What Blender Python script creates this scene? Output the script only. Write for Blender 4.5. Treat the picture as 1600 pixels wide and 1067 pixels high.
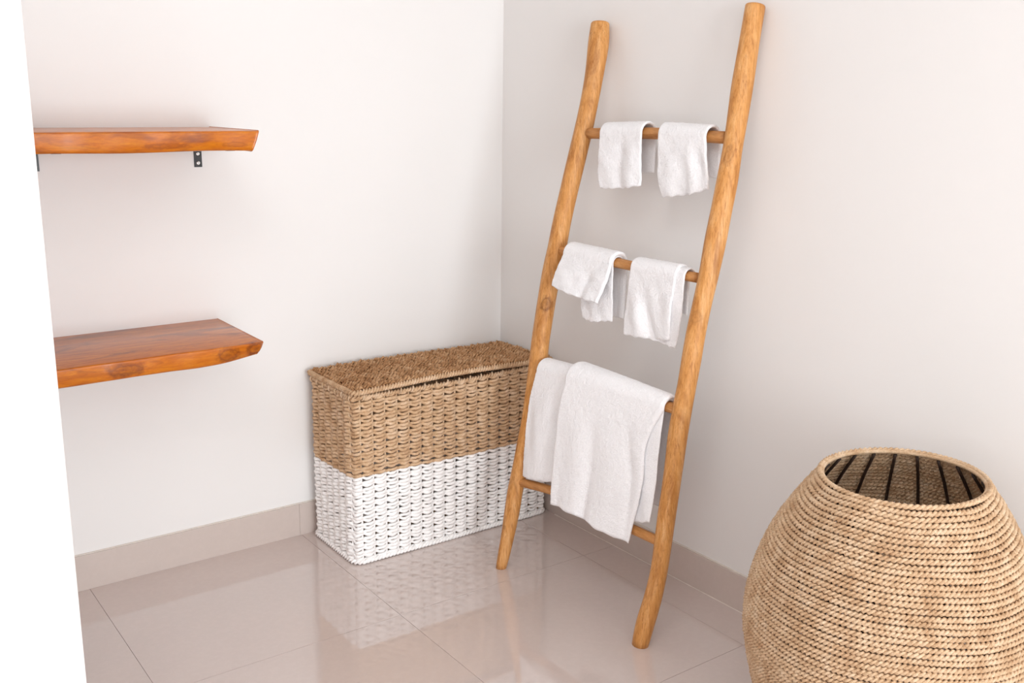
import bpy, math, random
import numpy as np
from mathutils import Matrix, Vector

for o in list(bpy.data.objects):
    bpy.data.objects.remove(o, do_unlink=True)
scene = bpy.context.scene
C = scene.collection
random.seed(7)
rng = np.random.default_rng(7)

# ------------------------------------------------------------------ camera
cam_data = bpy.data.cameras.new('camera')
cam_data.sensor_fit = 'HORIZONTAL'
cam_data.sensor_width = 36.0
cam_data.lens = 36.0 * 1566.29 / 1600.0
cam_data.clip_start = 0.05
cam = bpy.data.objects.new('camera', cam_data)
C.objects.link(cam)
cx, cy, cz = -1.8830, -2.6294, 1.27
r = (0.80768210, -0.58949367, 0.01211787)
u = (0.12708729, 0.19412134, 0.97271051)
b = (-0.57575902, -0.78410083, 0.23170548)
cam.matrix_world = Matrix(((r[0], u[0], b[0], cx), (r[1], u[1], b[1], cy), (r[2], u[2], b[2], cz), (0, 0, 0, 1)))
scene.camera = cam

# ------------------------------------------------------------------ world, light, exposure
world = bpy.data.worlds.new('world')
scene.world = world
world.use_nodes = True
bg = world.node_tree.nodes['Background']
bg.inputs['Color'].default_value = (0.86, 0.92, 1.0, 1)
bg.inputs['Strength'].default_value = 0.6

def area(name, loc, target, sx, sy, power, color):
    l = bpy.data.lights.new(name, 'AREA')
    l.shape = 'RECTANGLE'
    l.size, l.size_y = sx, sy
    l.energy = power
    l.color = color
    o = bpy.data.objects.new(name, l)
    C.objects.link(o)
    o.location = loc
    d = Vector(target) - Vector(loc)
    o.rotation_euler = d.to_track_quat('-Z', 'Y').to_euler()
    return o

# daylight coming in through the wide window behind the camera, and an added overhead fill brightening towels and right wall
area('window_daylight', (-1.48, -6.30, 0.98), (-1.48, 0.0, 0.98), 2.2, 1.8, 178.0, (0.89, 0.955, 1.0))
area('added_overhead_fill', (-2.0, -2.3, 2.66), (-2.0, -2.3, 0.0), 1.2, 1.2, 22.0, (0.97, 0.985, 1.0))

scene.view_settings.view_transform = 'Standard'
scene.view_settings.look = 'None'
scene.view_settings.gamma = 1.0
scene.view_settings.use_curve_mapping = False
scene.view_settings.exposure = 0.04
scene.cycles.use_denoising = True
scene.cycles.max_bounces = 10
scene.cycles.diffuse_bounces = 8
scene.cycles.glossy_bounces = 4
scene.cycles.caustics_reflective = False
scene.cycles.caustics_refractive = False

# ------------------------------------------------------------------ helpers
def srgb(r8, g8, b8):
    def f(v):
        v /= 255.0
        return v / 12.92 if v <= 0.04045 else ((v + 0.055) / 1.055) ** 2.4
    return (f(r8), f(g8), f(b8), 1.0)

def link(o, parent=None):
    C.objects.link(o)
    if parent is not None:
        o.parent = parent
        if parent.type == 'EMPTY':
            o.matrix_parent_inverse = Matrix.Translation(-Vector(parent.location))
    return o

def mesh_obj(name, verts, faces, mat, parent=None, smooth=True, mesh=None):
    if mesh is None:
        mesh = bpy.data.meshes.new(name)
        mesh.from_pydata([tuple(map(float, v)) for v in verts], [], [tuple(map(int, f)) for f in faces])
        if smooth:
            mesh.polygons.foreach_set('use_smooth', [True] * len(mesh.polygons))
        if mat is not None:
            mesh.materials.append(mat)
        mesh.update()
    return link(bpy.data.objects.new(name, mesh), parent)

def empty(name, loc=(0, 0, 0), parent=None):
    o = bpy.data.objects.new(name, None)
    o.location = loc
    o.empty_display_size = 0.05
    return link(o, parent)

def tag(o, label=None, cat=None, group=None, kind=None):
    if label: o['label'] = label
    if cat: o['category'] = cat
    if group: o['group'] = group
    if kind: o['kind'] = kind
    return o

def box_geo(x0, x1, y0, y1, z0, z1):
    v = [(x0, y0, z0), (x1, y0, z0), (x1, y1, z0), (x0, y1, z0), (x0, y0, z1), (x1, y0, z1), (x1, y1, z1), (x0, y1, z1)]
    f = [(0, 3, 2, 1), (4, 5, 6, 7), (0, 1, 5, 4), (1, 2, 6, 5), (2, 3, 7, 6), (3, 0, 4, 7)]
    return v, f

def box(name, x0, x1, y0, y1, z0, z1, mat, parent=None, bevel=0.0):
    v, f = box_geo(x0, x1, y0, y1, z0, z1)
    o = mesh_obj(name, v, f, mat, parent, smooth=False)
    if bevel:
        m = o.modifiers.new('bevel', 'BEVEL'); m.width = bevel; m.segments = 2
    return o

def merge(parts):
    V, F, n = [], [], 0
    for v, f in parts:
        V.append(np.asarray(v, float)); F.extend([tuple(i + n for i in q) for q in f]); n += len(v)
    return np.concatenate(V), F

def tube_frames(P, A, B, rad, sides, closed, caps=True):
    """sweep a round section with given frame vectors A, B along P"""
    N = len(P)
    th = np.arange(sides) * 2 * np.pi / sides
    rad = np.broadcast_to(np.asarray(rad, float).reshape(-1, 1, 1), (N, 1, 1)) if np.ndim(rad) else rad
    V = P[:, None, :] + rad * (np.cos(th)[None, :, None] * A[:, None, :] + np.sin(th)[None, :, None] * B[:, None, :])
    V = V.reshape(-1, 3)
    F = []
    M = N if closed else N - 1
    for i in range(M):
        a, c = i * sides, ((i + 1) % N) * sides
        for k in range(sides):
            k2 = (k + 1) % sides
            F.append((a + k, a + k2, c + k2, c + k))
    if not closed and caps:
        F.append(tuple(range(sides))[::-1])
        F.append(tuple(range((N - 1) * sides, N * sides)))
    return V, F

def frames(P, up=(0, 0, 1), closed=False):
    T = np.roll(P, -1, 0) - np.roll(P, 1, 0)
    if not closed:
        T[0] = P[1] - P[0]; T[-1] = P[-1] - P[-2]
    T /= np.linalg.norm(T, axis=1, keepdims=True)
    A = np.cross(T, np.asarray(up, float)); A /= np.linalg.norm(A, axis=1, keepdims=True)
    return A, np.cross(A, T)

def cubic(xs, ys, x):
    """smooth (Catmull-Rom style) interpolation; ys may be vectors"""
    xs = np.asarray(xs, float); ys = np.asarray(ys, float); x = np.asarray(x, float)
    m = np.gradient(ys, xs, axis=0)
    i = np.clip(np.searchsorted(xs, x) - 1, 0, len(xs) - 2)
    h = xs[i + 1] - xs[i]; t = (x - xs[i]) / h
    sh = (-1,) + (1,) * (ys.ndim - 1)
    t = t.reshape(sh); h = h.reshape(sh)
    return ((2*t**3 - 3*t**2 + 1) * ys[i] + (t**3 - 2*t**2 + t) * h * m[i]
            + (-2*t**3 + 3*t**2) * ys[i + 1] + (t**3 - t**2) * h * m[i + 1])

# ------------------------------------------------------------------ materials
def new_mat(name):
    m = bpy.data.materials.new(name)
    m.use_nodes = True
    nt = m.node_tree
    return m, nt, nt.nodes['Principled BSDF']

def N(nt, kind, **kw):
    n = nt.nodes.new(kind)
    for k, v in kw.items():
        setattr(n, k, v)
    return n

def ramp(nt, fac, stops):
    n = nt.nodes.new('ShaderNodeValToRGB')
    e = n.color_ramp.elements
    while len(e) < len(stops): e.new(0.5)
    for el, (p, c) in zip(e, stops):
        el.position = p; el.color = c
    nt.links.new(fac, n.inputs['Fac'])
    return n.outputs['Color']

def coords(nt, scale=(1, 1, 1)):
    tc = N(nt, 'ShaderNodeTexCoord'); mp = N(nt, 'ShaderNodeMapping')
    mp.inputs['Scale'].default_value = scale
    nt.links.new(tc.outputs['Object'], mp.inputs['Vector'])
    return mp.outputs['Vector']

def noise(nt, vec, scale, detail=3.0, rough=0.5, dist=0.0):
    n = N(nt, 'ShaderNodeTexNoise')
    n.inputs['Scale'].default_value = scale; n.inputs['Detail'].default_value = detail
    n.inputs['Roughness'].default_value = rough; n.inputs['Distortion'].default_value = dist
    nt.links.new(vec, n.inputs['Vector'])
    return n.outputs['Fac']

def bump(nt, bsdf, height, strength, dist):
    n = N(nt, 'ShaderNodeBump')
    n.inputs['Strength'].default_value = strength; n.inputs['Distance'].default_value = dist
    nt.links.new(height, n.inputs['Height']); nt.links.new(n.outputs['Normal'], bsdf.inputs['Normal'])

def mix(nt, fac, a, bcol, mode='MIX'):
    n = N(nt, 'ShaderNodeMix', data_type='RGBA', blend_type=mode)
    for sock, val in ((n.inputs[0], fac), (n.inputs[6], a), (n.inputs[7], bcol)):
        if isinstance(val, (tuple, float, int)): sock.default_value = val
        else: nt.links.new(val, sock)
    return n.outputs[2]

def math_node(nt, op, a, b2=None):
    n = N(nt, 'ShaderNodeMath', operation=op)
    for i, v in enumerate((a, b2)):
        if v is None: continue
        if isinstance(v, (int, float)): n.inputs[i].default_value = v
        else: nt.links.new(v, n.inputs[i])
    return n.outputs[0]

def paint(name, col):
    m, nt, p = new_mat(name)
    v = coords(nt)
    c = ramp(nt, noise(nt, v, 1.7, 2), [(0.3, col), (0.7, tuple(min(1, k * 1.02) for k in col[:3]) + (1,))])
    nt.links.new(c, p.inputs['Base Color'])
    p.inputs['Roughness'].default_value = 0.62
    p.inputs['Specular IOR Level'].default_value = 0.25
    bump(nt, p, noise(nt, v, 220, 2), 0.05, 0.001)
    return m

def tile_mat(name, col, rough, coat=0.0):
    m, nt, p = new_mat(name)
    v = coords(nt)
    a = noise(nt, v, 3.0, 5, 0.6, 0.6); d = noise(nt, v, 55, 3, 0.7)
    c = ramp(nt, a, [(0.3, tuple(k * 0.98 for k in col[:3]) + (1,)), (0.7, tuple(k * 1.02 for k in col[:3]) + (1,))])
    c = mix(nt, 0.10, c, ramp(nt, d, [(0.45, (0.80, 0.78, 0.76, 1)), (0.6, (1, 1, 1, 1))]), 'MULTIPLY')
    nt.links.new(c, p.inputs['Base Color'])
    p.inputs['Roughness'].default_value = rough
    p.inputs['Specular IOR Level'].default_value = 1.0
    p.inputs['Coat Weight'].default_value = coat
    p.inputs['Coat IOR'].default_value = 1.6
    p.inputs['Coat Roughness'].default_value = 0.03
    return m

def plain(name, col, rough=0.5, metal=0.0, spec=0.5):
    m, nt, p = new_mat(name)
    v = coords(nt)
    c = ramp(nt, noise(nt, v, 90, 3), [(0.3, tuple(k * 0.9 for k in col[:3]) + (1,)), (0.7, col)])
    nt.links.new(c, p.inputs['Base Color'])
    p.inputs['Roughness'].default_value = rough; p.inputs['Metallic'].default_value = metal
    p.inputs['Specular IOR Level'].default_value = spec
    return m

def rope_mat(name, dark, mid, light, fibre=0.55, rough=0.75):
    m, nt, p = new_mat(name)
    v = coords(nt); vf = coords(nt, (1, 1, 1))
    a = noise(nt, v, 34, 4, 0.65, 0.4)
    f = noise(nt, vf, 420, 3, 0.7, 0.8)
    c = ramp(nt, a, [(0.28, dark), (0.5, mid), (0.72, light)])
    c = mix(nt, fibre, c, ramp(nt, f, [(0.36, (0.62, 0.57, 0.50, 1)), (0.6, (1.12, 1.12, 1.12, 1))]), 'MULTIPLY')
    nt.links.new(c, p.inputs['Base Color'])
    p.inputs['Roughness'].default_value = rough
    p.inputs['Specular IOR Level'].default_value = 0.3
    bump(nt, p, f, 0.5, 0.0015)
    return m

def wood_mat(name, stops, grain_scale, stretch, knots=(), rough=0.45, spec=0.4, coat=0.0, bmp=0.12, dark=None, dark_amt=0.5, dark_scale=6.0, streak=0.0):
    m, nt, p = new_mat(name)
    v = coords(nt, stretch)
    g = noise(nt, v, grain_scale, 6, 0.62, 0.8)
    c = ramp(nt, g, stops)
    fine = noise(nt, v, grain_scale * 6, 3, 0.6, 0.2)
    c = mix(nt, 0.35, c, ramp(nt, fine, [(0.40, (0.66, 0.55, 0.44, 1)), (0.56, (1, 1, 1, 1))]), 'MULTIPLY')
    if dark is not None:
        patch = noise(nt, coords(nt, tuple(math.sqrt(s) for s in stretch)), dark_scale, 4, 0.6, 1.2)
        lo = ramp(nt, patch, [(0.53, (0, 0, 0, 1)), (0.70, (dark_amt,) * 3 + (1,))])
        c = mix(nt, lo, c, dark)
    if streak:
        sv = noise(nt, coords(nt, tuple(s * 1.6 for s in stretch)), grain_scale * 2.2, 5, 0.7, 0.3)
        c = mix(nt, ramp(nt, sv, [(0.54, (0, 0, 0, 1)), (0.68, (streak,) * 3 + (1,))]), c, dark)
    tc = N(nt, 'ShaderNodeTexCoord')
    for (pos, size, col, amt) in knots:
        sub = N(nt, 'ShaderNodeVectorMath', operation='SUBTRACT'); sub.inputs[1].default_value = pos
        nt.links.new(tc.outputs['Object'], sub.inputs[0])
        div = N(nt, 'ShaderNodeVectorMath', operation='MULTIPLY'); div.inputs[1].default_value = (1 / size[0], 1 / size[1], 1 / size[2])
        nt.links.new(sub.outputs[0], div.inputs[0])
        ln = N(nt, 'ShaderNodeVectorMath', operation='LENGTH'); nt.links.new(div.outputs[0], ln.inputs[0])
        dd = math_node(nt, 'ADD', ln.outputs['Value'], math_node(nt, 'MULTIPLY', math_node(nt, 'SUBTRACT', noise(nt, coords(nt), 80, 4), 0.5), 1.15))
        k = ramp(nt, dd, [(0.0, (amt * 0.7,) * 3 + (1,)), (0.35, (amt * 0.3,) * 3 + (1,)), (0.62, (amt * 0.75,) * 3 + (1,)), (1.0, (0, 0, 0, 1))])
        c = mix(nt, k, c, col)
    nt.links.new(c, p.inputs['Base Color'])
    p.inputs['Roughness'].default_value = rough
    p.inputs['Specular IOR Level'].default_value = spec
    p.inputs['Coat Weight'].default_value = coat
    p.inputs['Coat Roughness'].default_value = 0.12
    bump(nt, p, g, bmp, 0.002)
    return m

def terry_mat(name, col):
    m, nt, p = new_mat(name)
    v = coords(nt)
    f = noise(nt, v, 330, 3, 0.7); a = noise(nt, v, 60, 3)
    c = ramp(nt, f, [(0.3, tuple(k * 0.92 for k in col[:3]) + (1,)), (0.6, col)])
    nt.links.new(c, p.inputs['Base Color'])
    p.inputs['Roughness'].default_value = 0.95
    p.inputs['Specular IOR Level'].default_value = 0.1
    p.inputs['Sheen Weight'].default_value = 0.25
    p.inputs['Sheen Roughness'].default_value = 0.5
    h = math_node(nt, 'ADD', f, math_node(nt, 'MULTIPLY', a, 1.2))
    bump(nt, p, h, 0.7, 0.004)
    return m

M = {}
M['wall'] = paint('white_wall_paint', (0.77, 0.755, 0.743, 1))
M['ceiling'] = paint('white_ceiling_paint', (0.75, 0.74, 0.73, 1))
M['tile'] = tile_mat('polished_beige_tile', (0.60, 0.512, 0.478, 1), 0.05, 0.6)
M['skirting'] = tile_mat('beige_skirting_tile', (0.56, 0.48, 0.44, 1), 0.22)
M['grout'] = plain('grey_grout', (0.36, 0.29, 0.25, 1), 0.9)
M['shelf'] = wood_mat('varnished_orange_wood', [(0.25, (0.36, 0.078, 0.001, 1)), (0.5, (0.52, 0.138, 0.001, 1)), (0.75, (0.62, 0.205, 0.002, 1))],
                      9, (1.2, 7, 9), rough=0.36, spec=0.3, coat=0.45, bmp=0.02, dark=(0.16, 0.025, 0.006, 1), dark_amt=0.75, dark_scale=5.0,
                      knots=[((-1.285, -0.335, 0.667), (0.055, 0.03, 0.020), (0.13, 0.022, 0.003, 1), 0.9), ((-1.045, -0.328, 0.668), (0.035, 0.03, 0.022), (0.13, 0.022, 0.003, 1), 0.9),
                             ((-0.972, -0.325, 0.672), (0.030, 0.03, 0.022), (0.11, 0.018, 0.003, 1), 0.95), ((-1.16, -0.338, 1.166), (0.060, 0.03, 0.008), (0.20, 0.03, 0.003, 1), 0.8),
                             ((-1.005, -0.338, 1.168), (0.040, 0.03, 0.007), (0.20, 0.03, 0.003, 1), 0.6)])
M['black_metal'] = plain('black_powder_coat', (0.012, 0.011, 0.012, 1), 0.4)
M['steel'] = plain('zinc_screw', (0.72, 0.71, 0.70, 1), 0.35, 0.9)
KN = (0.13, 0.038, 0.008, 1)
M['teak'] = wood_mat('pale_teak_pole', [(0.22, (0.40, 0.150, 0.030, 1)), (0.48, (0.60, 0.280, 0.080, 1)), (0.75, (0.72, 0.41, 0.175, 1))],
                     22, (3.2, 3.2, 0.28), rough=0.5, spec=0.35, dark=(0.27, 0.085, 0.014, 1), dark_amt=0.6, dark_scale=12, streak=0.7,
                     knots=[((-0.218, -0.515, 0.735), (0.03, 0.019, 0.026), KN, 0.9), ((-0.112, -1.045, 1.158), (0.02, 0.012, 0.03), KN, 0.5),
                            ((-0.238, -1.026, 0.475), (0.02, 0.012, 0.030), KN, 0.85), ((-0.35, -0.53, 0.12), (0.02, 0.008, 0.010), KN, 0.6),
                            ((-0.19, -1.045, 0.79), (0.02, 0.015, 0.02), KN, 0.4)])
M['rung'] = wood_mat('teak_rung', [(0.22, (0.36, 0.14, 0.036, 1)), (0.5, (0.54, 0.25, 0.08, 1)), (0.78, (0.66, 0.37, 0.16, 1))],
                     26, (3.0, 0.35, 3.0), rough=0.5, spec=0.35, dark=(0.25, 0.08, 0.015, 1), dark_amt=0.6, dark_scale=10)
M['terry'] = terry_mat('white_terry', (0.96, 0.955, 0.97, 1))
M['rope_brown'] = rope_mat('brown_seagrass_rope', (0.45, 0.265, 0.14, 1), (0.63, 0.43, 0.265, 1), (0.74, 0.56, 0.40, 1))
M['rope_lid'] = rope_mat('darker_brown_seagrass_rope', (0.27, 0.12, 0.045, 1), (0.46, 0.255, 0.12, 1), (0.64, 0.42, 0.25, 1), fibre=0.6)
M['rope_stake'] = rope_mat('pale_seagrass_stake', (0.50, 0.33, 0.19, 1), (0.66, 0.48, 0.32, 1), (0.75, 0.58, 0.42, 1))
M['rope_white'] = rope_mat('white_painted_rope', (0.88, 0.86, 0.845, 1), (0.93, 0.915, 0.905, 1), (0.95, 0.945, 0.94, 1), fibre=0.12)
M['rope_urn'] = rope_mat('natural_abaca_rope', (0.43, 0.255, 0.135, 1), (0.60, 0.415, 0.26, 1), (0.71, 0.545, 0.385, 1))
M['rib'] = plain('dark_bamboo_rib', (0.030, 0.012, 0.005, 1), 0.7)
M['fibre_base'] = rope_mat('woven_base', (0.30, 0.16, 0.07, 1), (0.42, 0.25, 0.12, 1), (0.5, 0.33, 0.18, 1))

# ------------------------------------------------------------------ room shell
RX0, RY0, RH = -3.5, -6.50, 2.70
st = lambda o: tag(o, kind='structure')
floor = st(box('floor', RX0, 0.0, RY0, 0.0, -0.12, -0.0022, M['grout']))
xs = [0.0, -0.1270] + [-0.1270 - 0.606 * k for k in range(1, 6)] + [RX0]
ys = [0.0] + [-0.600 * k for k in range(1, 11)] + [RY0]
J = 0.0005
tile_cache = {}
for i in range(len(xs) - 1):
    for j in range(len(ys) - 1):
        w, h = abs(xs[i + 1] - xs[i]) - 2 * J, abs(ys[j + 1] - ys[j]) - 2 * J
        if w < 0.02 or h < 0.02: continue
        key = (round(w, 3), round(h, 3))
        if key not in tile_cache:
            v, f = box_geo(-w / 2, w / 2, -h / 2, h / 2, -0.0022, 0.0)
            me = bpy.data.meshes.new('floor_tile')
            me.from_pydata(v, [], f); me.materials.append(M['tile']); tile_cache[key] = me
        t = link(bpy.data.objects.new('floor_tile', tile_cache[key]), floor)
        t.location = ((xs[i] + xs[i + 1]) / 2, (ys[j] + ys[j + 1]) / 2, 0)

st(box('wall_back', RX0 - 0.12, 0.12, 0.0, 0.12, -0.12, RH, M['wall']))
st(box('wall_right', 0.0, 0.12, RY0 - 0.12, 0.0, -0.12, RH, M['wall']))
# partition whose bright end closes the shelf alcove on the left
PX = -1.5632
st(box('wall_left', PX - 0.20, PX, -1.0, 0.0, -0.0022, RH, M['wall'], bevel=0.002))
st(box('wall_far_left', RX0 - 0.12, RX0, RY0 - 0.12, 0.0, -0.12, RH, M['wall']))
st(box('ceiling', RX0 - 0.12, 0.12, RY0 - 0.12, 0.12, RH, RH + 0.1, M['ceiling']))
# wall behind the camera with a wide window opening
WX0, WX1, WZ0, WZ1 = -2.60, -0.36, 0.05, 1.95
wv = merge([box_geo(RX0, WX0, RY0 - 0.12, RY0, 0, RH), box_geo(WX1, 0, RY0 - 0.12, RY0, 0, RH),
            box_geo(WX0, WX1, RY0 - 0.12, RY0, 0, WZ0), box_geo(WX0, WX1, RY0 - 0.12, RY0, WZ1, RH)])
st(mesh_obj('wall_front', wv[0], wv[1], M['wall'], smooth=False))
M['frame'] = plain('white_window_frame', (0.8, 0.8, 0.79, 1), 0.4)
wf = merge([box_geo(WX0, WX1, RY0 - 0.08, RY0 - 0.02, WZ0, WZ0 + 0.05), box_geo(WX0, WX1, RY0 - 0.08, RY0 - 0.02, WZ1 - 0.05, WZ1)]
           + [box_geo(x - 0.025, x + 0.025, RY0 - 0.08, RY0 - 0.02, WZ0 + 0.05, WZ1 - 0.05) for x in (WX0 + 0.025, (WX0 + WX1) / 2, WX1 - 0.025)])
win = st(mesh_obj('window_1', wf[0], wf[1], M['frame'], smooth=False))
gm, gnt, gp = new_mat('window_glass')
gp.inputs['Base Color'].default_value = (0.95, 0.98, 1.0, 1); gp.inputs['Roughness'].default_value = 0.02; gp.inputs['Transmission Weight'].default_value = 1.0
for xa, xb in ((WX0 + 0.05, (WX0 + WX1) / 2 - 0.025), ((WX0 + WX1) / 2 + 0.025, WX1 - 0.05)):
    box('pane', xa, xb, RY0 - 0.053, RY0 - 0.047, WZ0 + 0.05, WZ1 - 0.05, gm, win)

# tiled skirting, piece by piece
BH, BT = 0.0985, 0.009
bb = st(empty('baseboard_back', (0, 0, 0)))
edges = [-BT, -0.7377, PX]
for a, c in zip(edges[:-1], edges[1:]):
    box('skirting_tile', c + 0.0002, a - 0.0002, -BT, 0.0, 0.0, BH, M['skirting'], bb, bevel=0.0006)
br = st(empty('baseboard_right', (0, 0, 0)))
edges = [0.0] + [-0.5492 - 0.6 * k for k in range(0, 10)] + [RY0]
for a, c in zip(edges[:-1], edges[1:]):
    box('skirting_tile', -BT, 0.0, c + 0.0002, a - 0.0002, 0.0, BH, M['skirting'], br, bevel=0.0006)
M['caulk'] = plain('pale_caulk', (0.72, 0.66, 0.60, 1), 0.7)
box('caulk_line', PX, -0.004, -0.005, 0.0, BH, BH + 0.0022, M['caulk'], bb)
box('caulk_line', -0.005, 0.0, RY0, 0.0, BH, BH + 0.0022, M['caulk'], br)
box('caulk_line', -BT - 0.003, -BT, RY0, -0.32, 0.0, 0.0012, M['caulk'], br)

# ------------------------------------------------------------------ live-edge wall shelves
def shelf(name, label, ztop, depth, thick, xr, seed, end_up):
    root = empty(name, ((xr + PX) / 2, -0.0, ztop))
    tag(root, label, 'shelf', 'floating wooden shelves in the alcove')
    rs = np.random.default_rng(seed)
    n = 90
    t = np.linspace(0, 1, n)
    k1, k2, k3 = rs.uniform(0, 6.28, 3)
    V = []
    for i, s in enumerate(t):
        L = xr - (PX + 0.001)
        wob = 0.0016 * math.sin(7 * s + k1) + 0.0010 * math.sin(17 * s + k2) + 0.0005 * math.sin(43 * s + k3)
        d = depth + wob + 0.012 * (1 - s)
        up = end_up * max(0.0, (s - 0.72) / 0.28) ** 2
        zb = ztop - thick + up + 0.0012 * math.sin(11 * s + k3)
        th = ztop - zb
        inset = 0.004 + 0.002 * math.sin(9 * s + k2)
        prof = [(-0.0005, ztop), (-d + 0.004, ztop), (-d + 0.0008, ztop - 0.0012), (-d, ztop - 0.003), (-d, ztop - 0.0055), (-d, ztop - th * 0.45), (-d + inset * 0.5, ztop - th * 0.75), (-d + inset * 0.8, zb + 0.008),
                (-d + inset, zb + 0.004), (-d + inset + 0.003, zb + 0.0008), (-d + inset + 0.008, zb), (-0.0005, zb)]
        for (y, z) in prof:
            x_end = xr - 0.016 * (1 - (z - zb) / th) ** 1.2 - 0.003 * (-y / depth)
            V.append((PX + 0.001 + s * (x_end - PX - 0.001), y, z))
    m = len(prof); F = []
    for i in range(n - 1):
        for k in range(m):
            k2_ = (k + 1) % m
            F.append((i * m + k, i * m + k2_, (i + 1) * m + k2_, (i + 1) * m + k))
    F.append(tuple(range(m))); F.append(tuple(range((n - 1) * m, n * m))[::-1])
    F = [q[::-1] for q in F]
    bo = mesh_obj('board', V, F, M['shelf'], root)
    bv = bo.modifiers.new('bevel', 'BEVEL'); bv.width = 0.0018; bv.segments = 2; bv.limit_method = 'ANGLE'; bv.angle_limit = math.radians(50)
    zb = ztop - thick
    for xb in (-0.9782, -1.3730):
        g = merge([box_geo(xb - 0.010, xb + 0.010, -0.0032, 0.0, zb - 0.056, zb - 0.0012), box_geo(xb - 0.010, xb + 0.010, -0.24, 0.0, zb - 0.0042, zb - 0.0012)])
        br_ = mesh_obj('bracket', g[0], g[1], M['black_metal'], root, smooth=False)
        for zs in (zb - 0.022, zb - 0.0455):
            P_, th_ = [], np.arange(14) * 2 * np.pi / 14
            rings = [(0.0052, -0.0032), (0.0050, -0.0044), (0.0036, -0.0054), (0.0016, -0.0056), (0.0012, -0.0046)]
            V2 = [(xb + r_ * math.cos(a), y_, zs + r_ * math.sin(a)) for r_, y_ in rings for a in th_]
            F2 = [(q * 14 + k, q * 14 + (k + 1) % 14, (q + 1) * 14 + (k + 1) % 14, (q + 1) * 14 + k) for q in range(4) for k in range(14)]
            F2.append(tuple(range(56, 70)))
            mesh_obj('screw', V2, F2, M['steel'], br_)
    return root

shelf('wall_shelf', 'upper orange wooden wall shelf, its black bracket showing underneath', 1.1985, 0.335, 0.046, -0.942, 3, 0.0)
shelf('wall_shelf', 'lower orange wooden wall shelf, its wide top in view', 0.6880, 0.325, 0.044, -0.950, 8, 0.012)

# ------------------------------------------------------------------ ladder of natural poles
POLE_L = [(-0.0290,-0.4882,1.4780,0.0240),(-0.0432,-0.4989,1.4158,0.0278),(-0.0528,-0.5032,1.3739,0.0250),(-0.0720,-0.5073,1.2900,0.0243),(-0.0913,-0.5059,1.2057,0.0246),(-0.1089,-0.5006,1.1291,0.0245),(-0.1305,-0.4947,1.0345,0.0248),(-0.1503,-0.4904,0.9479,0.0261),(-0.1661,-0.4933,0.8788,0.0262),(-0.1782,-0.4897,0.8260,0.0259),(-0.1921,-0.4921,0.7651,0.0253),(-0.2100,-0.4974,0.6869,0.0262),(-0.2220,-0.5009,0.6346,0.0263),(-0.2337,-0.5096,0.5833,0.0264),(-0.2496,-0.5166,0.5139,0.0245),(-0.2695,-0.5246,0.4270,0.0236),(-0.2900,-0.5235,0.3373,0.0234),(-0.3065,-0.5234,0.2653,0.0227),(-0.3149,-0.5212,0.2285,0.0225),(-0.3311,-0.5263,0.1577,0.0219),(-0.3476,-0.5281,0.0855,0.0189),(-0.3602,-0.5274,0.0305,0.0176),(-0.3670,-0.5266,0.0008,0.0158)]
POLE_R = [(-0.0270,-1.0207,1.4896,0.0234),(-0.0414,-1.0235,1.4190,0.0229),(-0.0530,-1.0267,1.3623,0.0235),(-0.0617,-1.0287,1.3197,0.0247),(-0.0762,-1.0336,1.2483,0.0239),(-0.0908,-1.0368,1.1766,0.0222),(-0.1055,-1.0402,1.1046,0.0244),(-0.1203,-1.0395,1.0318,0.0231),(-0.1353,-1.0395,0.9586,0.0248),(-0.1503,-1.0398,0.8849,0.0229),(-0.1656,-1.0358,0.8099,0.0219),(-0.1809,-1.0350,0.7348,0.0222),(-0.1900,-1.0374,0.6901,0.0223),(-0.2023,-1.0396,0.6300,0.0215),(-0.2147,-1.0394,0.5691,0.0231),(-0.2271,-1.0415,0.5084,0.0236),(-0.2423,-1.0495,0.4337,0.0212),(-0.2515,-1.0532,0.3885,0.0207),(-0.2639,-1.0565,0.3276,0.0212),(-0.2793,-1.0632,0.2520,0.0212),(-0.2917,-1.0687,0.1914,0.0204),(-0.3080,-1.0655,0.1113,0.0215),(-0.3218,-1.0562,0.0438,0.0222),(-0.3304,-1.0544,0.0014,0.0203)]
RUNGS = [ [(-0.0945,-0.5332,1.1921,0.0142),(-0.0894,-0.7637,1.2015,0.0148),(-0.0866,-1.0113,1.1973,0.0144)],
[(-0.1663,-0.5025,0.8782,0.0136),(-0.1609,-0.7527,0.8726,0.0131),(-0.1524,-1.0076,0.8743,0.0124)],
[(-0.2392,-0.5060,0.5595,0.0146),(-0.2268,-0.7904,0.5648,0.0135),(-0.2153,-1.0329,0.5659,0.0132)],
[(-0.3116,-0.5217,0.2432,0.0121),(-0.3009,-0.6476,0.2613,0.0121),(-0.2918,-0.8052,0.2637,0.0120),(-0.2842,-0.9706,0.2536,0.0122),(-0.2790,-1.0499,0.2535,0.0126)] ]
T1 = dict(rung=0, slope=0, back=1.0978, off=(0.0248,0.0248), grid=[[(-0.1181,-0.6025,1.1870),(-0.1172,-0.6587,1.1921),(-0.1163,-0.7108,1.1954),(-0.1155,-0.7579,1.1984)],
  [(-0.1181,-0.6031,1.1226),(-0.1172,-0.6573,1.1255),(-0.1163,-0.7099,1.1282),(-0.1155,-0.7608,1.1309)],
  [(-0.1181,-0.6038,1.0810),(-0.1172,-0.6595,1.0846),(-0.1163,-0.7122,1.0880),(-0.1154,-0.7649,1.0930)],
  [(-0.1179,-0.6140,1.0524),(-0.1171,-0.6610,1.0558),(-0.1163,-0.7137,1.0613),(-0.1154,-0.7644,1.0706)]])
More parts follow.
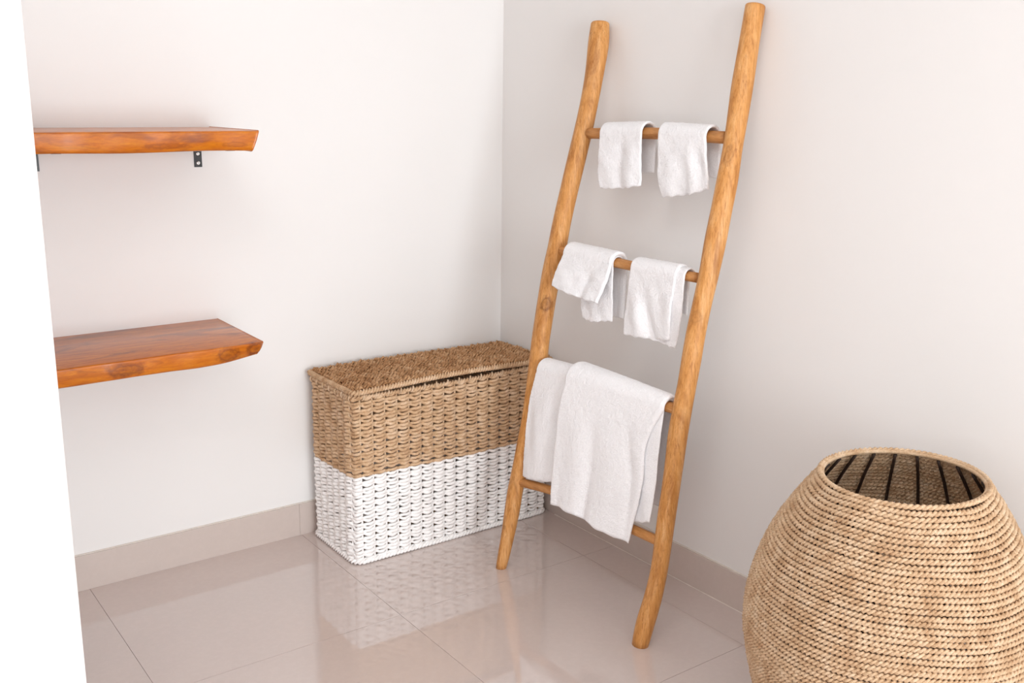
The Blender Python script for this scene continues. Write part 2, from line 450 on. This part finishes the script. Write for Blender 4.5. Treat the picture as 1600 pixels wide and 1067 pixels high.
T2 = dict(rung=0, slope=0, back=1.1020, off=(0.0248,0.0248), grid=[[(-0.1146,-0.8154,1.1894),(-0.1137,-0.8693,1.1905),(-0.1128,-0.9254,1.1917),(-0.1120,-0.9717,1.1919)],
  [(-0.1146,-0.8174,1.1416),(-0.1136,-0.8724,1.1443),(-0.1127,-0.9286,1.1471),(-0.1119,-0.9778,1.1510)],
  [(-0.1145,-0.8228,1.0920),(-0.1135,-0.8799,1.0973),(-0.1126,-0.9359,1.1024),(-0.1118,-0.9859,1.1086)],
  [(-0.1142,-0.8415,1.0479),(-0.1133,-0.8934,1.0552),(-0.1125,-0.9429,1.0636),(-0.1117,-0.9893,1.0777)]])
T3 = dict(rung=1, slope=0.3, back=0.7264, off=(0.0261,0.0261), grid=[[(-0.1930,-0.5552,0.8746),(-0.1912,-0.6200,0.8742),(-0.1891,-0.6870,0.8744),(-0.1862,-0.7442,0.8785)],
  [(-0.2025,-0.5491,0.8433),(-0.2019,-0.6159,0.8388),(-0.2006,-0.6844,0.8366),(-0.1968,-0.7445,0.8433)],
  [(-0.2115,-0.5448,0.8139),(-0.2115,-0.6155,0.8070),(-0.2107,-0.6800,0.8032),(-0.2079,-0.7369,0.8068)],
  [(-0.2186,-0.5462,0.7902),(-0.2195,-0.6157,0.7804),(-0.2193,-0.6761,0.7748),(-0.2184,-0.7259,0.7729)]])
T3U = dict(rung=1, slope=0, back=0.7128, off=(0.0181,0.0181), grid=[[(-0.1818,-0.5955,0.8720),(-0.1804,-0.6462,0.8734),(-0.1790,-0.6955,0.8747),(-0.1778,-0.7410,0.8757)],
  [(-0.1814,-0.6106,0.8173),(-0.1801,-0.6561,0.8204),(-0.1790,-0.6980,0.8231),(-0.1778,-0.7411,0.8278)],
  [(-0.1811,-0.6208,0.7582),(-0.1799,-0.6638,0.7618),(-0.1788,-0.7031,0.7682),(-0.1777,-0.7426,0.7746)],
  [(-0.1808,-0.6304,0.7145),(-0.1798,-0.6661,0.7104),(-0.1788,-0.7055,0.7175),(-0.1778,-0.7416,0.7240)]])
T4 = dict(rung=1, slope=0, back=0.7756, off=(0.0231,0.0231), grid=[[(-0.1809,-0.8088,0.8770),(-0.1795,-0.8623,0.8778),(-0.1780,-0.9141,0.8787),(-0.1767,-0.9621,0.8807)],
  [(-0.1811,-0.8010,0.8126),(-0.1797,-0.8550,0.8161),(-0.1782,-0.9071,0.8211),(-0.1769,-0.9554,0.8271)],
  [(-0.1813,-0.7940,0.7506),(-0.1799,-0.8474,0.7550),(-0.1784,-0.9002,0.7594),(-0.1769,-0.9542,0.7658)],
  [(-0.1814,-0.7933,0.7005),(-0.1797,-0.8527,0.7036),(-0.1783,-0.9055,0.7089),(-0.1770,-0.9534,0.7150)]])
T4U = dict(rung=1, slope=0, back=0.7756, off=(0.0181,0.0181), grid=[[(-0.1752,-0.8351,0.8769),(-0.1737,-0.8899,0.8780),(-0.1724,-0.9388,0.8770),(-0.1711,-0.9850,0.8789)],
  [(-0.1752,-0.8346,0.8092),(-0.1738,-0.8852,0.8139),(-0.1725,-0.9343,0.8185),(-0.1712,-0.9818,0.8230)],
  [(-0.1753,-0.8312,0.7515),(-0.1739,-0.8823,0.7557),(-0.1726,-0.9318,0.7597),(-0.1712,-0.9798,0.7620)],
  [(-0.1755,-0.8227,0.7005),(-0.1740,-0.8789,0.7031),(-0.1725,-0.9335,0.7008),(-0.1716,-0.9677,0.6965)]])
T5 = dict(rung=2, slope=0.18, back=0.3426, off=(0.0300,0.0320), grid=[[(-0.2654,-0.5455,0.5739),(-0.2638,-0.5857,0.5772),(-0.2619,-0.6355,0.5792),(-0.2601,-0.6918,0.5795)],
  [(-0.2813,-0.5372,0.4874),(-0.2800,-0.5755,0.4894),(-0.2781,-0.6234,0.4922),(-0.2755,-0.6823,0.4961)],
  [(-0.3016,-0.5437,0.3733),(-0.2995,-0.5843,0.3790),(-0.2963,-0.6362,0.3878),(-0.2931,-0.6919,0.3961)],
  [(-0.3194,-0.5569,0.2712),(-0.3176,-0.5967,0.2752),(-0.3141,-0.6512,0.2855),(-0.3109,-0.7070,0.2938)]])
T6 = dict(rung=2, slope=0.235, back=0.2869, off=(0.0440,0.0255), grid=[[(-0.2693,-0.6762,0.5929),(-0.2593,-0.7895,0.5883),(-0.2500,-0.8984,0.5814),(-0.2412,-1.0075,0.5718)],
  [(-0.2900,-0.6745,0.5053),(-0.2789,-0.7840,0.5057),(-0.2692,-0.8845,0.5021),(-0.2606,-0.9803,0.4943)],
  [(-0.3180,-0.6912,0.3831),(-0.3071,-0.7977,0.3832),(-0.2969,-0.8983,0.3816),(-0.2866,-0.9926,0.3814)],
  [(-0.3477,-0.7171,0.2519),(-0.3382,-0.8103,0.2486),(-0.3304,-0.8958,0.2395),(-0.3216,-0.9826,0.2341)]])
T6U = dict(rung=2, slope=0.2, back=0.2819, off=(0.0185,0.0185), grid=[[(-0.2413,-0.7938,0.5815),(-0.2391,-0.8635,0.5777),(-0.2369,-0.9304,0.5741),(-0.2354,-1.0020,0.5662)],
  [(-0.2603,-0.8082,0.4833),(-0.2577,-0.8776,0.4815),(-0.2552,-0.9443,0.4798),(-0.2529,-1.0106,0.4773)],
  [(-0.2810,-0.8324,0.3746),(-0.2781,-0.8966,0.3754),(-0.2751,-0.9604,0.3767),(-0.2728,-1.0225,0.3751)],
  [(-0.2978,-0.8611,0.2844),(-0.2950,-0.9178,0.2864),(-0.2930,-0.9806,0.2829),(-0.2878,-1.0278,0.2986)]])


def round_pole(name, pts, mat, parent, flat_foot, seed, sides=20, sub=5):
    A_ = np.array(pts); rs = np.random.default_rng(seed)
    s = np.concatenate([[0], np.cumsum(np.linalg.norm(np.diff(A_[:, :3], axis=0), axis=1))])
    # light smoothing of the traced line
    K = A_.copy()
    K[1:-1] = 0.12 * K[:-2] + 0.76 * K[1:-1] + 0.12 * K[2:]
    q = np.linspace(0, s[-1], len(A_) * sub)
    D = cubic(s, K, q)
    Pc, rad = D[:, :3].copy(), D[:, 3].copy()
    if flat_foot: Pc[-1, 2] = 0.0
    Aa, Bb = frames(Pc, up=(0, 1, 0) if flat_foot else (0, 0, 1))
    th = np.arange(sides) * 2 * np.pi / sides
    ph = rs.uniform(0, 6.28, 6)
    V = []
    for i in range(len(Pc)):
        wob = 1 + 0.035 * np.sin(2 * th + ph[0] + 2.2 * q[i]) + 0.022 * np.sin(3 * th + ph[1] - 5 * q[i]) + 0.02 * math.sin(19 * q[i] + ph[2])
        ring = Pc[i] + (rad[i] * wob)[:, None] * (np.cos(th)[:, None] * Aa[i] + np.sin(th)[:, None] * Bb[i])
        if flat_foot and i == len(Pc) - 1: ring[:, 2] = 0.0
        V.append(ring)
    # rounded ends
    def cap(ring, c, k): return c + (ring - c) * k
    if flat_foot:
        d0 = (Pc[0] - Pc[1]) / np.linalg.norm(Pc[0] - Pc[1])
        V.insert(0, cap(V[0], Pc[0], 0.93) + d0 * 0.003)
        V[-2][:, 2] = np.maximum(V[-2][:, 2], 0.004)
    V = np.array(V); n = len(V)
    F = [(i * sides + k, (i + 1) * sides + k, (i + 1) * sides + (k + 1) % sides, i * sides + (k + 1) % sides) for i in range(n - 1) for k in range(sides)]
    F.append(tuple(range(sides))); F.append(tuple(range((n - 1) * sides, n * sides))[::-1])
    o = mesh_obj(name, V.reshape(-1, 3), F, mat, parent)
    return o

lad = empty('wooden_ladder', (-0.348, -0.79, 0.0))
tag(lad, 'rustic teak pole ladder leaning on the wall, towels over its rungs', 'ladder')
round_pole('pole', POLE_L, M['teak'], lad, True, 1)
round_pole('pole', POLE_R, M['teak'], lad, True, 2)
for k, rg in enumerate(RUNGS):
    round_pole('rung', rg, M['rung'], lad, False, 10 + k, sides=16, sub=8)

# ------------------------------------------------------------------ towels over the rungs
def rung_at(k, y):
    A_ = np.array(RUNGS[k])
    yy = -A_[:, 1]
    y = np.clip(-np.asarray(y), yy[0], yy[-1])
    return np.stack([np.interp(y, yy, A_[:, c]) for c in (0, 2, 3)], -1)

def towel_sheet(T, folds, seed, thick=0.007, nu=72, nf=80, na=14, nb=50, back=True, back_narrow=0.0, noise_amp=0.0010, back_shift=0.0):
    G = np.array(T['grid']); rs = np.random.default_rng(seed)
    uu = np.linspace(0, 1, nu); vv = np.linspace(0, 1, nf)
    cu = np.linspace(0, 1, G.shape[1])
    rows = np.stack([cubic(cu, G[i], uu) for i in range(G.shape[0])])          # rows x nu x 3
    top = rung_at(T['rung'], rows[0, :, 1])
    offu = T['off'][0] + (T['off'][1] - T['off'][0]) * uu
    rows[0, :, 0] = top[:, 0] - offu; rows[0, :, 2] = top[:, 1]
    d = np.linalg.norm(np.diff(rows, axis=0), axis=2).mean(1); sv = np.concatenate([[0], np.cumsum(d)]); sv /= sv[-1]
    front = cubic(sv, rows, vv)                                                # nf x nu x 3
    # soft folds push the cloth towards the room
    ph = rs.uniform(0, 6.28, 8)
    dx = np.zeros((nf, nu))
    U, Vv = np.meshgrid(uu, vv)
    for (u0, u1, w0, w1, a, v0, v1) in folds:
        c = u0 + (u1 - u0) * Vv; w = w0 + (w1 - w0) * Vv
        rampv = np.clip((Vv - v0) / max(1e-3, v1 - v0), 0, 1); rampv = rampv * rampv * (3 - 2 * rampv)
        dx += a * np.exp(-((U - c) / w) ** 2) * rampv
    dx += noise_amp * (np.sin(9 * U + 5 * Vv + ph[0]) + 0.7 * np.sin(17 * U - 9 * Vv + ph[1]) + 0.5 * np.sin(23 * Vv + 6 * U + ph[2])) * np.clip(Vv * 3, 0, 1)
    edge = rs.normal(0, 1, (nf,)).cumsum() * 0.0
    front[:, :, 0] -= dx
    front[:, :, 2] += 0.0012 * np.sin(31 * U + ph[3]) * Vv ** 4
    parts = [front[::-1]]
    # over the rung
    ang = np.linspace(0, np.pi, na + 2)[1:-1]
    R_ = offu
    arc = np.zeros((na, nu, 3))
    for i, a in enumerate(ang):
        arc[i, :, 0] = top[:, 0] - R_ * np.cos(a)
        arc[i, :, 1] = rows[0, :, 1]
        arc[i, :, 2] = top[:, 1] + R_ * np.sin(a)
    parts.append(arc)
    if back:
        bk = np.zeros((nb, nu, 3)); sb = np.linspace(0, 1, nb)
        for i, s in enumerate(sb):
            bk[i, :, 0] = top[:, 0] + offu + 0.004 * np.sin(6 * uu + ph[4]) * s + 0.003 * np.sin(13 * uu + ph[5]) * s
            yr_ = rows[0, -1, 1]
            bk[i, :, 1] = yr_ + (rows[0, :, 1] - yr_) * (1 - back_narrow * min(1, s * 3)) + back_shift * s
            bk[i, :, 2] = top[:, 1] + s * (T['back'] - top[:, 1]) + 0.003 * np.sin(5 * uu + ph[6]) * s
        parts.append(bk)
    Gd = np.concatenate(parts)                                                # n x nu x 3
    n = Gd.shape[0]
    # two-sided sheet with thickness, closed edges
    Su = np.gradient(Gd, axis=1); Sv = np.gradient(Gd, axis=0)
    Nn = np.cross(Su, Sv); Nn /= np.maximum(np.linalg.norm(Nn, axis=2, keepdims=True), 1e-9)
    i0 = nf // 2
    if Nn[i0, nu // 2, 0] > 0: Nn = -Nn                                        # outward = towards the room on the front
    # puff thickness towards the rims so that folded edges look rounded
    e = np.minimum(np.minimum(uu, 1 - uu) * 30, 1.0)[None, :] * np.minimum(np.minimum(np.arange(n), np.arange(n)[::-1]) / 2.5, 1.0)[:, None]
    e = np.sqrt(np.clip(1 - (1 - e) ** 2, 0.02, 1))[..., None]
    fuzz = rs.normal(0, 0.00035, (n, nu, 1))
    outer = Gd + Nn * (thick * 0.5 * e + fuzz); inner = Gd - Nn * (thick * 0.5 * e)
    V = np.concatenate([outer.reshape(-1, 3), inner.reshape(-1, 3)]); o2 = n * nu
    F = []
    for i in range(n - 1):
        for j in range(nu - 1):
            a, b_, c, d_ = i * nu + j, i * nu + j + 1, (i + 1) * nu + j + 1, (i + 1) * nu + j
            F.append((a, b_, c, d_)); F.append((o2 + a, o2 + d_, o2 + c, o2 + b_))
    rim = [j for j in range(nu)] + [i * nu + nu - 1 for i in range(1, n)] + [(n - 1) * nu + j for j in range(nu - 2, -1, -1)] + [i * nu for i in range(n - 2, 0, -1)]
    for a, b_ in zip(rim, rim[1:] + rim[:1]):
        F.append((a, o2 + a, o2 + b_, b_))
    return V, F

def towel(name, label, T, folds, seed, under=None, under_folds=(), group='white towels hanging on the ladder', **kw):
    V, F = towel_sheet(T, folds, seed, **kw)
    t = mesh_obj(name, V, F, M['terry'])
    tag(t, label, 'towel', group)
    if under is not None:
        V, F = towel_sheet(under, under_folds, seed + 50, thick=0.005, back=False)
        mesh_obj('under_layer', V, F, M['terry'], t)
    return t

# fold: (u at top, u at bottom, width top, width bottom, push, v start, v full)
towel('face_towel', 'small white towel on the top rung, beside the left pole', T1,
      [(0.52, 0.50, 0.10, 0.09, -0.007, 0.05, 0.5), (0.80, 0.78, 0.14, 0.16, 0.008, 0.1, 0.7), (0.2, 0.22, 0.2, 0.2, 0.004, 0.1, 0.6)], 21)
towel('face_towel', 'small white towel on the top rung, beside the right pole', T2,
      [(0.66, 0.66, 0.10, 0.08, 0.004, 0.0, 0.4), (0.84, 0.86, 0.10, 0.08, -0.005, 0.1, 0.5), (0.80, 0.76, 0.15, 0.16, 0.007, 0.5, 0.95), (0.2, 0.25, 0.2, 0.15, 0.005, 0.2, 0.9)], 22)
towel('face_towel', 'small white towel on the middle rung, its front short and folded under', T3,
      [(0.25, 0.2, 0.2, 0.2, 0.006, 0.0, 0.8), (0.66, 0.60, 0.08, 0.08, -0.006, 0.15, 0.6)], 23, thick=0.011, back_narrow=0.45,
      under=T3U, under_folds=[(0.5, 0.4, 0.25, 0.25, 0.006, 0.2, 1.0)])
towel('face_towel', 'small white towel on the middle rung, nearer the right pole', T4,
      [(0.12, 0.35, 0.12, 0.16, 0.008, 0.05, 0.8), (0.32, 0.58, 0.09, 0.10, -0.006, 0.1, 0.7), (0.9, 0.95, 0.12, 0.1, 0.004, 0.1, 0.8)], 24,
      under=T4U, under_folds=[(0.85, 0.8, 0.2, 0.2, 0.004, 0.1, 1.0)])
towel('hand_towel', 'narrow white towel on the third rung, against the left pole', T5,
      [(0.45, 0.5, 0.25, 0.25, 0.006, 0.0, 0.5), (0.8, 0.85, 0.12, 0.12, -0.005, 0.1, 0.6)], 25)
towel('bath_towel', 'large white bath towel hanging past the lowest rung', T6,
      [(0.40, 0.42, 0.07, 0.06, -0.007, 0.05, 0.7), (0.26, 0.28, 0.13, 0.12, 0.005, 0.1, 0.6), (0.60, 0.66, 0.13, 0.12, 0.006, 0.1, 0.7),
       (0.74, 0.97, 0.06, 0.05, -0.006, 0.03, 0.45), (0.08, 0.10, 0.07, 0.05, -0.004, 0.6, 1.0)], 26, nu=110, nf=120, thick=0.012, noise_amp=0.0007,
      under=T6U, under_folds=[(0.85, 0.9, 0.15, 0.12, 0.006, 0.1, 0.8)])

# ------------------------------------------------------------------ rectangular two-tone laundry basket
BX0, BX1, BY0, BY1 = -0.6995, -0.0225, -0.2925, -0.0220
RC = 0.030
def rrect(p, inset=0.0, rad=None):
    """rounded rectangle by arc length (starting mid front, going +x): position and outward normal"""
    x0, x1, y0, y1 = BX0 + inset, BX1 - inset, BY0 + inset, BY1 - inset
    rc = max((RC if rad is None else rad) - inset, 0.004)
    a, b_ = x1 - x0 - 2 * rc, y1 - y0 - 2 * rc; q = math.pi * rc / 2
    L = 2 * (a + b_) + 4 * q
    p = np.asarray(p) % 1.0 * L
    out = np.zeros(p.shape + (2,)); nrm = np.zeros(p.shape + (2,))
    segs = [('l', (x0 + rc, y0), (1, 0), a, (0, -1)), ('c', (x1 - rc, y0 + rc), -90, q, None), ('l', (x1, y0 + rc), (0, 1), b_, (1, 0)), ('c', (x1 - rc, y1 - rc), 0, q, None),
            ('l', (x1 - rc, y1), (-1, 0), a, (0, 1)), ('c', (x0 + rc, y1 - rc), 90, q, None), ('l', (x0, y1 - rc), (0, -1), b_, (-1, 0)), ('c', (x0 + rc, y0 + rc), 180, q, None)]
    s = 0.0
    for kind, o_, d_, ln, nn in segs:
        mk = (p >= s) & (p < s + ln + 1e-12)
        t = p[mk] - s
        if kind == 'l':
            out[mk] = np.array(o_) + t[:, None] * np.array(d_); nrm[mk] = nn
        else:
            an = np.radians(d_) + t / rc
            nrm[mk] = np.stack([np.cos(an), np.sin(an)], -1); out[mk] = np.array(o_) + rc * nrm[mk]
        s += ln
    return out, nrm, L

lb = empty('laundry_basket', ((BX0 + BX1) / 2, (BY0 + BY1) / 2, 0.0))
tag(lb, 'rectangular woven laundry basket with lid, brown above and white below, in the corner', 'basket')
_, _, PER = rrect(np.array([0.0]))
NCOL = 48
CW = PER / NCOL
NROW = 23
Z0, Z1 = 0.008, 0.486
PZ = (Z1 - Z0) / NROW
SEG = 9

def weave_strands(pos_fn, length_cols, zc_fn, rad, amp, closed, rs, hole=0.62, shift=0.0):
    parts = []
    n = int(length_cols * SEG)
    ph = np.arange(n + (0 if closed else 1)) / SEG
    ph0 = ph; ph = ph + shift
    f = ph - np.round(ph)
    hg = np.exp(-(f / 0.12) ** 2)
    for s in (1, -1):
        dep = -amp * np.cos(2 * np.pi * ph) + amp * 0.45 * s * np.sin(2 * np.pi * ph)
        dz = s * 0.25 * (1 + hole * hg) - 0.06 * np.sin(2 * np.pi * ph)
        dz = dz + 0.035 * np.sin(ph * 1.7 + rs.uniform(0, 6)) + rs.normal(0, 0.012, len(ph))
        P_, A_, B_ = pos_fn(ph0 / length_cols, dep, dz)
        rr_ = rad * (1 + 0.10 * np.sin(ph * 2.3 + rs.uniform(0, 6)) + rs.normal(0, 0.05, len(ph)))
        parts.append(tube_frames(P_, A_, B_, rr_, 7, closed))
    return merge(parts)

rs = np.random.default_rng(5)
for k in range(NROW):
    zc = Z0 + (k + 0.5) * PZ
    t_ = zc / Z1
    sag = 0.0035 * math.sin(math.pi * t_)
    def pos(p, dep, dz, zc=zc, sag=sag):
        # front-left corner is where the boundary dips a little
        xy, nr, L = rrect(p)
        xy = xy + nr * (dep - 0.0045 + sag * np.sin(np.pi * p * 2) ** 2)[:, None]
        z = zc + dz * PZ + 0.002 * np.sin(2 * np.pi * p * 3 + 1.0)
        P_ = np.concatenate([xy, z[:, None]], 1)
        A_ = np.concatenate([nr, np.zeros((len(p), 1))], 1); B_ = np.zeros_like(A_); B_[:, 2] = 1
        return P_, A_, B_
    V, F = weave_strands(pos, NCOL, None, 0.0051, 0.0034, True, rs)
    mesh_obj('weave_row', V, F, M['rope_white'] if k < 12 else M['rope_brown'], lb)

# upright stakes seen through the gaps
for c in range(NCOL):
    p = np.array([(c - 0.13) / NCOL])
    xy, nr, _ = rrect(p)
    xy = xy - nr * 0.0060
    zz = np.linspace(Z0, Z1 + 0.002, 30)
    P_ = np.stack([np.full(30, xy[0, 0]), np.full(30, xy[0, 1]), zz], -1)
    P_[:, :2] += (0.0012 * np.sin(np.arange(30) * 2.1 + c))[:, None] * nr[0]
    A_ = np.tile([nr[0, 0], nr[0, 1], 0.0], (30, 1)); B_ = np.tile([-nr[0, 1], nr[0, 0], 0.0], (30, 1))
    low = zz < Z0 + 12 * PZ
    for nm, mk, mt in (('stake', low, M['rope_white']), ('stake', ~low, M['rope_stake'])):
        V, F = tube_frames(P_[mk], A_[mk], B_[mk], 0.0030, 6, False)
        mesh_obj(nm, V, F, mt, lb)

def twisted(P_, A_, B_, rs_, sr, pitch, closed, sides=6, plies=2, phase=0.0):
    d = np.linalg.norm(np.diff(np.concatenate([P_, P_[:1]]) if closed else P_, axis=0), axis=1)
    s = np.concatenate([[0], np.cumsum(d)]); L = s[-1]
    if closed:
        s = s[:-1]; pitch = L / max(1, round(L / pitch))
    parts = []
    for k in range(plies):
        a = 2 * np.pi * s / pitch + 2 * np.pi * k / plies + phase
        Q = P_ + rs_ * (np.cos(a)[:, None] * A_ + np.sin(a)[:, None] * B_)
        parts.append(tube_frames(Q, A_, B_, sr, sides, closed))
    return merge(parts)

# rope round the rim and round the foot
def loop(n, z, inset, wob=0.0):
    p = np.arange(n) / n
    xy, nr, _ = rrect(p)
    xy = xy - nr * inset
    P_ = np.concatenate([xy, np.full((n, 1), z)], 1)
    P_[:, 2] += wob * np.sin(2 * np.pi * p * 5)
    A_ = np.concatenate([nr, np.zeros((n, 1))], 1); B_ = np.zeros_like(A_); B_[:, 2] = 1
    return P_, A_, B_
P_, A_, B_ = loop(640, Z1 + 0.0045, 0.0035)
P_[:, 2] -= 0.006 * np.exp(-((P_[:, 0] + 0.37) / 0.24) ** 2) * (P_[:, 1] < -0.2)
V, F = twisted(P_, A_, B_, 0.0032, 0.0046, 0.020, True)
mesh_obj('rim_rope', V, F, M['rope_brown'], lb)
P_, A_, B_ = loop(640, 0.0085, 0.001, 0.0005)
V, F = twisted(P_, A_, B_, 0.0035, 0.0048, 0.024, True)
mesh_obj('foot_rope', V, F, M['rope_white'], lb)
# pale binding stitches along the rim
for c in range(NCOL):
    p = (c + 0.1) / NCOL
    xy, nr, _ = rrect(np.array([p])); t = np.linspace(-0.5, 0.30, 9) * math.pi
    nv = np.array([nr[0, 0], nr[0, 1], 0.0]); tv = np.array([-nr[0, 1], nr[0, 0], 0.0])
    ctr = np.array([xy[0, 0] - nr[0, 0] * 0.0035, xy[0, 1] - nr[0, 1] * 0.0035, Z1 + 0.0035])
    P_ = ctr + 0.0078 * (np.cos(t)[:, None] * nv + 1.25 * np.sin(t)[:, None] * np.array([0, 0, 1.0])) + np.linspace(-0.003, 0.003, 9)[:, None] * tv
    A_, B_ = frames(P_, up=tv)
    V, F = tube_frames(P_, A_, B_, 0.0024, 6, False)
    mesh_obj('rim_stitch', V, F, M['rope_stake'], lb)
box('base', BX0 + 0.012, BX1 - 0.012, BY0 + 0.012, BY1 - 0.012, 0.004, 0.010, M['fibre_base'], lb)

# lid, its front edge bowed up from the rim
LX0, LX1, LY0, LY1 = -0.7045, -0.0125, -0.3050, -0.0140
def lid_z(x, y):
    t = np.clip((x - LX0) / (LX1 - LX0), 0, 1); w = np.clip((LY1 - y) / (LY1 - LY0), 0, 1)
    bow = 0.010 * np.exp(-((t - 0.50) / 0.36) ** 2) * w ** 2
    return 0.5075 + bow + 0.003 * np.sin(5 * t) * (1 - w)
n = 700
p = np.arange(n) / n
xy, nr, _ = rrect(p, rad=0.016)
cxy = np.array([(BX0 + BX1) / 2, (BY0 + BY1) / 2])
sc = np.array([(LX1 - LX0) / (BX1 - BX0), (LY1 - LY0) / (BY1 - BY0)])
xy = (xy - cxy) * sc + np.array([(LX0 + LX1) / 2, (LY0 + LY1) / 2])
P_ = np.concatenate([xy - nr * 0.007, (lid_z(xy[:, 0], xy[:, 1]) - 0.004)[:, None]], 1)
A_ = np.concatenate([nr, np.zeros((n, 1))], 1); B_ = np.zeros_like(A_); B_[:, 2] = 1
V, F = twisted(P_, A_, B_, 0.0038, 0.0050, 0.018, True)
lid = mesh_obj('lid', V, F, M['rope_brown'], lb)
NL = 14
PW = (LY1 - LY0 - 0.024) / NL
for k in range(NL):
    yc = LY0 + 0.012 + (k + 0.5) * PW
    inset = 0.010
    ncl = 27
    sh = rs.uniform(0, 1)
    def posl(p, dep, dz, yc=yc, sh=sh):
        x = LX0 + inset + p * (LX1 - LX0 - 2 * inset)
        y = yc + dz * PW + 0.0022 * np.sin(9 * p + 1.0)
        z = lid_z(x, y) + dep * 0.9 + rs.normal(0, 0.0008, len(p)) + 0.0015 * np.sin(60 * p + sh * 20)
        P_ = np.stack([x, y, z], -1)
        A_ = np.tile([0.0, 0.0, 1.0], (len(p), 1)); B_ = np.tile([0.0, 1.0, 0.0], (len(p), 1))
        return P_, A_, B_
    V, F = weave_strands(posl, ncl, None, 0.0043, 0.0050, False, rs, hole=0.7, shift=sh)
    mesh_obj('lid_row', V, F, M['rope_lid'], lid)

# ------------------------------------------------------------------ round rope urn basket
UX, UY = -0.2930, -1.6680
UZ = [0.0, 0.08, 0.16, 0.24, 0.32, 0.40, 0.48, 0.54, 0.58, 0.605, 0.620]
UR = [0.160, 0.198, 0.2305, 0.2525, 0.2640, 0.2555, 0.2310, 0.2020, 0.1765, 0.1585, 0.1475]
ub = empty('rope_urn_basket', (UX, UY, 0.0))
tag(ub, 'large round open basket of coiled natural rope standing by the wall', 'basket')
zf = np.linspace(0.006, 0.614, 800)
rf = cubic(UZ, UR, zf)
sl = np.concatenate([[0], np.cumsum(np.hypot(np.diff(zf), np.diff(rf)))])
NC = 64
sc_ = (np.arange(NC) + 0.5) / NC * sl[-1]
tilt = lambda th: 0.0268 * np.cos(th) - 0.0199 * np.sin(th)
urs = np.random.default_rng(11)
wph = urs.uniform(0, 6.28, 3)
for k in range(NC):
    z0 = float(np.interp(sc_[k], sl, zf)); r0 = float(np.interp(sc_[k], sl, rf)) - 0.005
    n = int(2 * math.pi * r0 / 0.0046)
    th = np.arange(n) * 2 * np.pi / n
    q = z0 / 0.62
    wz = 0.0022 * np.sin(3 * th + wph[0] + 4 * q) + 0.0014 * np.sin(7 * th + wph[1] - 6 * q) + r0 * tilt(th) * q ** 2 + 0.0005 * np.sin(5 * th + k * 2.4)
    wr = 0.0016 * np.sin(4 * th + wph[2] + 5 * q) + urs.normal(0, 0.0004, n)
    er = np.stack([np.cos(th), np.sin(th), np.zeros(n)], -1); ez = np.tile([0.0, 0.0, 1.0], (n, 1))
    P_ = np.array([UX, UY, 0.0]) + (r0 + wr)[:, None] * er + (z0 + wz)[:, None] * ez
    pitch = 0.0185 * (1 + 0.06 * urs.normal())
    V, F = twisted(P_, er, ez, 0.0028, 0.0034 * (1 + 0.05 * urs.normal()), pitch, True, sides=6, phase=urs.uniform(0, 6.28))
    mesh_obj('rope_coil', V, F, M['rope_urn'], ub)
# rim binding
n = 260
th = np.arange(n) * 2 * np.pi / n
er = np.stack([np.cos(th), np.sin(th), np.zeros(n)], -1); ez = np.tile([0.0, 0.0, 1.0], (n, 1))
P_ = np.array([UX, UY, 0.0]) + 0.1445 * er + (0.6185 + 0.1445 * tilt(th))[:, None] * ez
V, F = twisted(P_, er, ez, 0.0022, 0.0034, 0.020, True)
mesh_obj('rim_rope', V, F, M['rope_urn'], ub)
P_ = np.array([UX, UY, 0.0]) + 0.1395 * er + (0.6165 + 0.1395 * tilt(th))[:, None] * ez
V, F = tube_frames(P_, er, ez, 0.0038, 8, True)
mesh_obj('rim_hoop', V, F, M['rope_urn'], ub)
# dark upright ribs inside
NR = 22
zr = np.linspace(0.008, 0.612, 36)
rr_ = cubic(UZ, UR, zr) - 0.0150
for k in range(NR):
    a = 2 * np.pi * (k + 0.35) / NR
    P_ = np.stack([UX + rr_ * math.cos(a), UY + rr_ * math.sin(a), zr + rr_ * tilt(a) * (zr / 0.62) ** 2], -1)
    A_, B_ = frames(P_, up=(-math.sin(a), math.cos(a), 0))
    V, F = tube_frames(P_, A_, B_, 0.0031, 8, False)
    mesh_obj('rib', V, F, M['rib'], ub)
# woven bottom
th = np.arange(48) * 2 * np.pi / 48
V = np.concatenate([[(UX + 0.158 * math.cos(a), UY + 0.158 * math.sin(a), z) for a in th] for z in (0.002, 0.010)])
F = [tuple(range(48))[::-1], tuple(range(48, 96))] + [(k, (k + 1) % 48, 48 + (k + 1) % 48, 48 + k) for k in range(48)]
mesh_obj('bottom', V, F, M['fibre_base'], ub, smooth=False)
